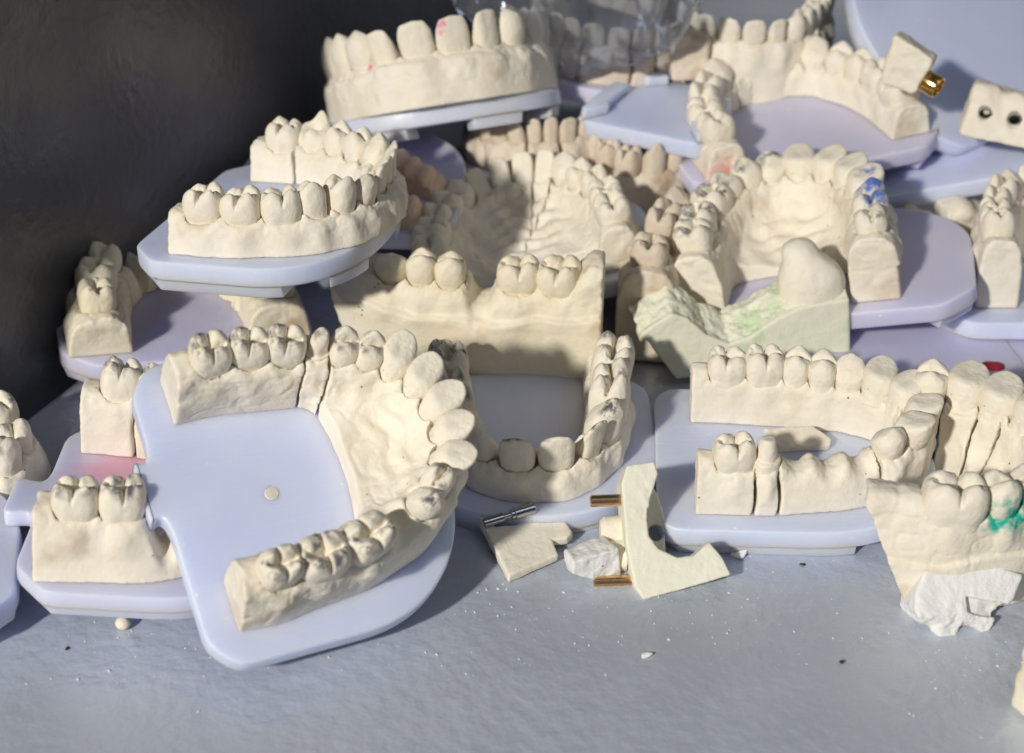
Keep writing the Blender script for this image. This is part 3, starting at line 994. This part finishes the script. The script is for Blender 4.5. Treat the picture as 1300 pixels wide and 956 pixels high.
# model section with brass pins, lying on its side
root = empty('pinned_section', (26, 21.5, 0.3), (3, -42, 0))
tag(root, 'ivory cast section lying on its side with two brass pins sticking out', 'cast section')
XO = [(0, 26.5), (1.4, 30.6), (7.8, 31.4), (8.6, 28.5), (7.4, 25), (5.6, 20), (5.6, 14.5), (7.8, 11.4), (12, 9.3), (15.8, 9.6), (19.5, 12.6), (22.4, 8.8),
      (24.2, 4.9), (12.8, 2.0), (3.8, 0), (2.0, 2.8), (0.4, 13)]
XB = [(1, 2), (1, 24), (7.6, 28), (9.6, 24), (10.8, 19), (10.6, 10), (12, 4)]
def x_fn(X, Y, Z):
    f = smax(poly2(X, Z, XO), np.maximum(-Y, Y - 12 + 0.25 * X), 0.5)
    b = smax(poly2(X, Z, XB), np.maximum(9.0 - Y, Y - 15), 0.5)
    f = smin(f, b, 0.6)
    return smax(f, 1.9 - np.sqrt((X - 8.6) ** 2 + (Z - 15.5) ** 2) - 9 * np.maximum(0, 6 - Y), 0.3)
def x_rough(V):
    return 0.07 + 0.5 * np.clip(1 - np.hypot((V[:, 0] - 6.5) / 3.0, (V[:, 2] - 20) / 9), 0, 1)
obj('section_body', sdf_mesh('section_body', x_fn, (-1, -1, -1), (27, 17, 33), 0.36, x_rough, 0.6, 4), PL['ivory'], root)
for (z, y, c) in ((23, 4, 0), (4.5, 5, 1)):
    obj('brass_pin', tube_mesh('brass_pin', [(0, -7), (1.15, -7), (1.4, -6.7), (1.4, 3)]), BRASS, root,
        Matrix.Translation((0, y * MM, z * MM)) @ Matrix.Rotation(rad(90), 4, 'Y'))
def knob(r, hh):
    return tube_mesh('plaster_stub', [(0, -hh), (r * .7, -hh), (r, -hh + 1), (r * 1.05, 1)])
obj('plaster_stub', knob(3.6, 4.5), PL['ivory'], root, Matrix.Translation((0, 0.008, 0.0105)) @ Matrix.Rotation(rad(90), 4, 'Y'))
obj('plaster_stub', knob(3.2, 4.5), PL['cream'], root, Matrix.Translation((0, 0.009, 0.0165)) @ Matrix.Rotation(rad(90), 4, 'Y'))

# thin wedge with a silver pin lying on it
VO = [(-7.4, 19.5), (0, 0), (11.6, 7.2), (10.2, 12), (13.8, 12.6), (15.2, 14.6), (13.5, 17.8), (9.5, 19.4), (4.8, 19.4), (1.8, 16.4), (-3, 15.4)]
def v_fn(X, Y, Z):
    return smax(poly2(X, Y, VO), np.maximum(-Z, Z - 2.4 - 0.05 * Y + 0.05 * X), 0.4)
root = empty('wedge_fragment', (-0.8, 27.5, 0.2), (0, 5, 0))
tag(root, 'thin cream wedge fragment with a silver pin set across its top', 'fragment')
obj('wedge_body', sdf_mesh('wedge_body', v_fn, (-9, -1, -1), (17, 21, 5), 0.35, 0.13, 0.4, 8), PL['cream'], root)
obj('silver_pin', tube_mesh('silver_pin', [(0, 0), (1.2, 0), (1.2, 4.8), (0.75, 5.0), (0.75, 6.6), (1.3, 6.8), (1.3, 7.6), (1.5, 7.8), (1.5, 12.6), (1.2, 12.9), (0, 12.9)]), STEEL, root,
    Matrix.Translation((-0.0058, 0.0152, 0.0046)) @ Matrix.Rotation(rad(20), 4, 'Z') @ Matrix.Rotation(rad(86), 4, 'Y'))

def crumb(seed, r, squash=0.8):
    rr = random.Random(seed)
    cuts = []
    for _ in range(9):
        n = (rr.gauss(0, 1), rr.gauss(0, 1), rr.gauss(0, 1))
        m = math.sqrt(sum(x * x for x in n))
        cuts.append((n[0] / m, n[1] / m, n[2] / m / squash, r * rr.uniform(.62, .95)))
    def f(X, Y, Z):
        return planes(X, Y, Z, cuts, 0.5)
    return f
frag('plaster_crumb', 'small white crumb between the silver pin wedge and the pinned section', 'fragment', crumb(3, 5.5), (-6, -6, -6), (6, 6, 6),
     (18.5, 31.5, 4), (20, 10, 0), PL['white'], 0.35, 0.3, 0.4, 5)
UO = [(-11, 7.5), (-10.3, 11), (-7.6, 15.5), (0, 16.2), (9, 15.6), (14.5, 13), (12, 8), (8, 5.2), (6.6, 1.2), (4.6, 0.2), (2.6, 3.0), (0.4, 3.4), (-2, 0.3), (-5.2, 0.4), (-6.4, 3.2), (-9.3, 4.2)]
def u_fn(X, Y, Z):
    f = smax(poly2(X, Z, UO), np.maximum(-Y + 0.12 * (Z - 8) + 0.6 * np.maximum(0, 6 - Z), Y - 8 + 0.2 * X), 0.9)
    cut = planes(X, Y, Z, [(-0.15, 1, 0, 1.6), (0.25, 0, 1, 9.6), (-0.3, 0, -1, -6.2), (-1, 0, 0, -1), (1, 0, 0, 11)], 0.4)
    return smax(f, -cut, 0.4)
def u_rough(V):
    return 0.12 + 0.55 * np.clip((9 - V[:, 2]) / 4, 0, 1)
frag('plaster_chunk', 'jagged white plaster chunk lying before the green painted cast', 'fragment', u_fn, (-13, -3, -1), (16, 12, 18),
     (99.5, 8.5, 0.3), (6, -35, 0), PL['white'], 0.36, u_rough, 0.35, 6)
for i, (px, lab, sd, r) in enumerate((((-29, 176, 27.5), 'pinkish stepped fragment on the lilac plate, the larger of the two', 7, 9),
                                      ((-33, 160, 25), 'small pinkish fragment behind the tall yellow cast', 9, 7))):
    def p_fn(X, Y, Z, r=r):
        f = planes(X, Y, Z, [(0, 0, -1, 0), (0.3, 0, 1, 8), (-1, 0, 0, r), (1, 0, .2, r), (0, -1, .1, 4.5), (0, 1, .1, 4.5)], 0.6)
        for k in (-4.5, 0.2, 4.6):
            f = smin(f, smax(ell(X, Y, Z, (k, -1, 8.5 - 0.3 * k), (2.4, 4.2, 3.4)), -Z, 1), 0.5)
        return f
    frag('stepped_fragment', lab, 'fragment', p_fn, (-r - 1, -6, -1), (r + 1, 6, 13), px, (-28 + i * 10, 14, 6), PL['pink'], 0.4, 0.25, 0.4, sd, 'pinkish fragments')

# sawn block with two metal lined holes
root = empty('drilled_block', (141, 178, 43), (-14, -8, 6))
tag(root, 'cream block with two metal lined holes at the right edge', 'cast section')
def z_fn(X, Y, Z):
    f = planes(X, Y, Z, [(0, 0, -1, 0), (0, -0.9, 0.35, 5), (-1, 0, .1, 9.5), (1, 0, 0, 16), (0, 1, 0, 9), (0.1, 0, 1, 14)], 1.6)
    f = smin(f, ell(X, Y, Z, (-4, 2, 11), (4.5, 4.5, 4.2)), 1.5)
    f = smin(f, ell(X, Y, Z, (5.5, 2, 10), (5, 4.5, 4.5)), 1.5)
    for cx in (-3.5, 5.0):
        f = smax(f, 2.0 - np.sqrt((X - cx) ** 2 + (Z - 8.2 - Y * 0.35) ** 2) - np.maximum(0, Y - 4), 0.3)
    return f
obj('block_body', sdf_mesh('block_body', z_fn, (-11, -9, -1), (17, 10, 17), 0.45, 0.25, 0.35, 12), PL['cream'], root)
for cx in (-3.5, 5.0):
    obj('metal_sleeve', tube_mesh('metal_sleeve', [(1.5, 6), (1.5, 0), (2.1, 0), (2.1, 8)]), STEEL, root,
        Matrix.Translation((cx * MM, -0.0026, 0.0072)) @ Matrix.Rotation(rad(-71), 4, 'X'))
    if cx < 0:
        obj('plaster_plug', tube_mesh('plaster_plug', [(0, 0), (0.9, .2), (0.9, 4)]), PLUG, root,
            Matrix.Translation((cx * MM + 0.0004, -0.0022, 0.0078)) @ Matrix.Rotation(rad(-71), 4, 'X'))

# tooth section with a golden tube
root = empty('tube_section', (113, 176, 66), (-25, 0, 25))
tag(root, 'cream cast section with a golden tube end, leaning on the steep plate', 'cast section')
def y_fn(X, Y, Z):
    return planes(X, Y, Z, [(-1, 0, -.3, 6), (1, 0, .1, 6), (0, -1, 0, 4.5), (0, 1, 0, 5), (0, .2, 1, 7), (0.3, 0, -1, 6)], 1.2)
obj('section_body', sdf_mesh('section_body', y_fn, (-9, -6, -8), (8, 7, 9), 0.4, 0.3, 0.35, 14), PL['cream'], root)
obj('golden_tube', tube_mesh('golden_tube', [(2.4, -2), (3.1, 0), (3.3, 5.5), (3.1, 6), (2.7, 6), (2.5, 5), (2.3, 1), (0, 1)]), GOLD, root,
    Matrix.Translation((0.005, 0, -0.0005)) @ Matrix.Rotation(rad(-15), 4, 'Z') @ Matrix.Rotation(rad(82), 4, 'Y'))

# dim blocks in the gap at the right
def blk(w, d_, hh):
    def f(X, Y, Z):
        q = planes(X, Y, Z, [(0, 0, -1, 0), (.1, 0, 1, hh), (-1, 0, 0, w), (1, 0, 0, w), (0, -1, .15, d_), (0, 1, 0, d_)], 1.5)
        return smin(q, ell(X, Y, Z, (-w * .4, 0, hh), (w * .45, d_ * .8, 3)), 1.5)
    return f
frag('sawn_block', 'shaded cast block with a hollow top under the right hand plate', 'cast section', blk(9, 7, 15), (-11, -9, -1), (11, 9, 20),
     (136, 172, 8), (10, 0, 4), PL['cream'], 0.5, 0.35, 0.3, 20)
frag('sawn_block', 'small brown block in the dark gap right of the blue marked cast', 'cast section', blk(6, 5, 13), (-8, -8, -1), (8, 8, 18),
     (121, 172, 8), (-8, 0, 0), PL['tan'], 0.5, 0.3, 0.3, 21)
frag('sawn_block', 'beige block end hanging in at the top right edge', 'cast section', blk(9, 6, 11), (-11, -8, -1), (11, 8, 16),
     (122, 222, 82), (30, 20, 0), PL['cream'], 0.5, 0.3, 0.3, 22)
frag('sawn_block', 'beige block between the clear bag and the pink spotted cast', 'cast section', blk(6, 6, 14), (-8, -8, -1), (8, 8, 19),
     (56, 224, 44), (0, 0, 0), PL['tan'], 0.5, 0.3, 0.3, 23)
frag('sawn_block', 'pale cast end cut off by the lower right corner', 'cast section', blk(9, 9, 16), (-11, -11, -1), (11, 11, 21),
     (116, -14, 0.2), (35, 0, 0), PL['yellow'], 0.5, 0.3, 0.3, 24)
frag('thin_shard', 'flat grey cream shard inside the front right sawn cast', 'fragment',
     lambda X, Y, Z: planes(X, Y, Z, [(0, 0, -1, 0), (0, 0, 1, 2.2), (-1, -.5, 0, 6), (1, -.2, 0, 9), (0, -1, 0, 3), (0, 1, .2, 3.5), (1, 1, 0, 8)], 0.4),
     (-8, -5, -1), (11, 6, 4), (70, 69, 10.5), (4, 20, 0), PL['cream'], 0.35, 0.2, 0.4, 25)
frag('red_wax_blob', 'small lump of dark red wax behind the green painted cast', 'wax', lambda X, Y, Z: ell(X, Y, Z, (0, 0, 0), (4, 2.4, 2.6)),
     (-5, -5, -5), (5, 5, 5), (129, 106, 8), (0, 0, 0), RED, 0.4, 0.5, 0.3, 26)
frag('plaster_bead', 'single round cream bead on the bare shelf, lower left', 'bead', lambda X, Y, Z: ell(X, Y, Z, (0, 0, 0), (1.7, 1.6, 1.55)),
     (-2, -2, -2), (2, 2, 2), (-86, 12.5, 1.55), (0, 0, 0), PL['yellow'], 0.2, 0.06, 0.6, 27)

# ------------------------------------------------------------------ clear plastic bag at the back
def bag():
    m, nt, b = new_mat('clear_bag_film')
    b.inputs['Base Color'].default_value = (0.93, 0.95, 1.0, 1)
    b.inputs['Roughness'].default_value = 0.12
    b.inputs['Transmission Weight'].default_value = 1.0
    b.inputs['IOR'].default_value = 1.02
    out = nt.nodes['Material Output']
    gl = nt.nodes.new('ShaderNodeBsdfGlossy')
    gl.inputs['Roughness'].default_value = 0.14
    gl.inputs['Color'].default_value = (0.95, 0.97, 1, 1)
    tr = nt.nodes.new('ShaderNodeBsdfTransparent')
    tr.inputs['Color'].default_value = (0.80, 0.83, 0.88, 1)
    fr = nt.nodes.new('ShaderNodeLayerWeight')
    fr.inputs['Blend'].default_value = 0.22
    mx = nt.nodes.new('ShaderNodeMixShader')
    nt.links.new(fr.outputs['Fresnel'], mx.inputs[0])
    nt.links.new(tr.outputs[0], mx.inputs[1])
    nt.links.new(gl.outputs[0], mx.inputs[2])
    df = nt.nodes.new('ShaderNodeBsdfTranslucent')
    df.inputs['Color'].default_value = (0.85, 0.88, 0.95, 1)
    d2 = nt.nodes.new('ShaderNodeBsdfDiffuse')
    d2.inputs['Color'].default_value = (0.85, 0.88, 0.95, 1)
    ms = nt.nodes.new('ShaderNodeMixShader')
    nt.links.new(df.outputs[0], ms.inputs[1])
    nt.links.new(d2.outputs[0], ms.inputs[2])
    m2 = nt.nodes.new('ShaderNodeMixShader')
    m2.inputs[0].default_value = 0.10
    nt.links.new(mx.outputs[0], m2.inputs[1])
    nt.links.new(ms.outputs[0], m2.inputs[2])
    nt.links.new(m2.outputs[0], out.inputs['Surface'])
    nu, nv = 110, 70
    V = []
    for side in (0, 1):
        for i in range(nu):
            for j in range(nv):
                u, v = i / (nu - 1), j / (nv - 1)
                x = (u - 0.5) * 84 * (0.25 + 0.75 * min(1, v * 1.6 + .25))
                zz = v * 62
                puff = 13 * math.sin(math.pi * u) ** 0.6 * math.sin(math.pi * min(1, v * .8 + .03)) ** 0.6
                V.append((x, -puff if side == 0 else puff, zz))
    V = np.array(V)
    n = fbm(V * np.array([1, 1, 0.45]), 0.05, 3, 3)
    n2 = np.abs(fbm(V * np.array([1, 0.3, 0.35]), 0.16, 11, 2))
    V[:, 1] += n * 7 - n2 * 3
    V[:, 2] += 3 * fbm(V, 0.07, 21, 2)
    Q = []
    for side in (0, 1):
        o0 = side * nu * nv
        for i in range(nu - 1):
            for j in range(nv - 1):
                q = [o0 + i * nv + j, o0 + (i + 1) * nv + j, o0 + (i + 1) * nv + j + 1, o0 + i * nv + j + 1]
                Q.append(q if side == 0 else q[::-1])
    me = np_mesh('plastic_bag', V, np.array(Q))
    o = obj('plastic_bag', me, m)
    o.matrix_world = Matrix.Translation(Vector((29, 212, 49)) * MM) @ rotm(-4, 6, -12)
    tag(o, 'crumpled clear plastic bag lying over the casts at the top of the pile', 'plastic bag')
bag()
frag('bagged_cast', 'brownish cast lump seen through the clear plastic bag', 'cast section', blk(12, 6, 12), (-14, -8, -1), (14, 8, 17),
     (36, 236, 62), (-20, 0, 10), PL['tan'], 0.55, 0.4, 0.3, 28)

# ------------------------------------------------------------------ crumbs and dust on the shelf
rnd = random.Random(4)
bm = bmesh.new()
for k in range(760):
    x, y = rnd.uniform(-0.105, 0.12), rnd.uniform(-0.004, 0.07)
    if k > 200:
        cx_, cy_, sp_ = rnd.choice([(0.02, 0.022, .016), (0.0, 0.022, .012), (0.100, 0.0, .014), (-0.03, 0.012, .02), (0.07, 0.03, .02), (-0.08, 0.008, .015), (0.045, 0.02, 0.012)])
        x, y = rnd.gauss(cx_, sp_), rnd.gauss(cy_, sp_ * .6)
    r = 0.00010 + 0.00028 * rnd.random() ** 5
    r *= 0.8
    M = Matrix.Translation((x, y, r * 0.5)) @ Matrix.Rotation(rnd.uniform(0, 6), 4, 'Z') @ Matrix.Diagonal((r * rnd.uniform(.8, 1.8), r, r * .7, 1))
    bmesh.ops.create_icosphere(bm, subdivisions=1, radius=1, matrix=M)
o = obj('plaster_dust', bm_mesh(bm, 'plaster_dust'), PL['white'])
tag(o, 'fine white plaster dust scattered on the grey shelf', None, None, 'stuff')
o['category'] = 'dust'
chips = [(-97, 5.5, 0.7, 'tiny dark brown chip at the lower left of the shelf', DARK), (53.5, 37, 1.3, 'tiny white flake on the shelf below the toothless sawn cast', PL['white']),
         (29, 3.5, .9, 'small white speck of plaster near the front of the bare shelf', PL['white']), (71, 1.5, .7, 'tiny brown chip near the front edge at the right', DARK),
         (68, 34, .7, 'tiny dark grain left of the wedge shaped heel of the green painted cast', DARK)]
for i, (x, y, r, lab, m) in enumerate(chips):
    frag('chip', lab, 'chip', crumb(40 + i, r * 1.2, 0.5), (-2, -2, -1.5), (2, 2, 1.5), (x, y, r * .4), (i * 50, 0, 0), m, 0.15, 0.05, 1.0, i, 'loose chips on the shelf')
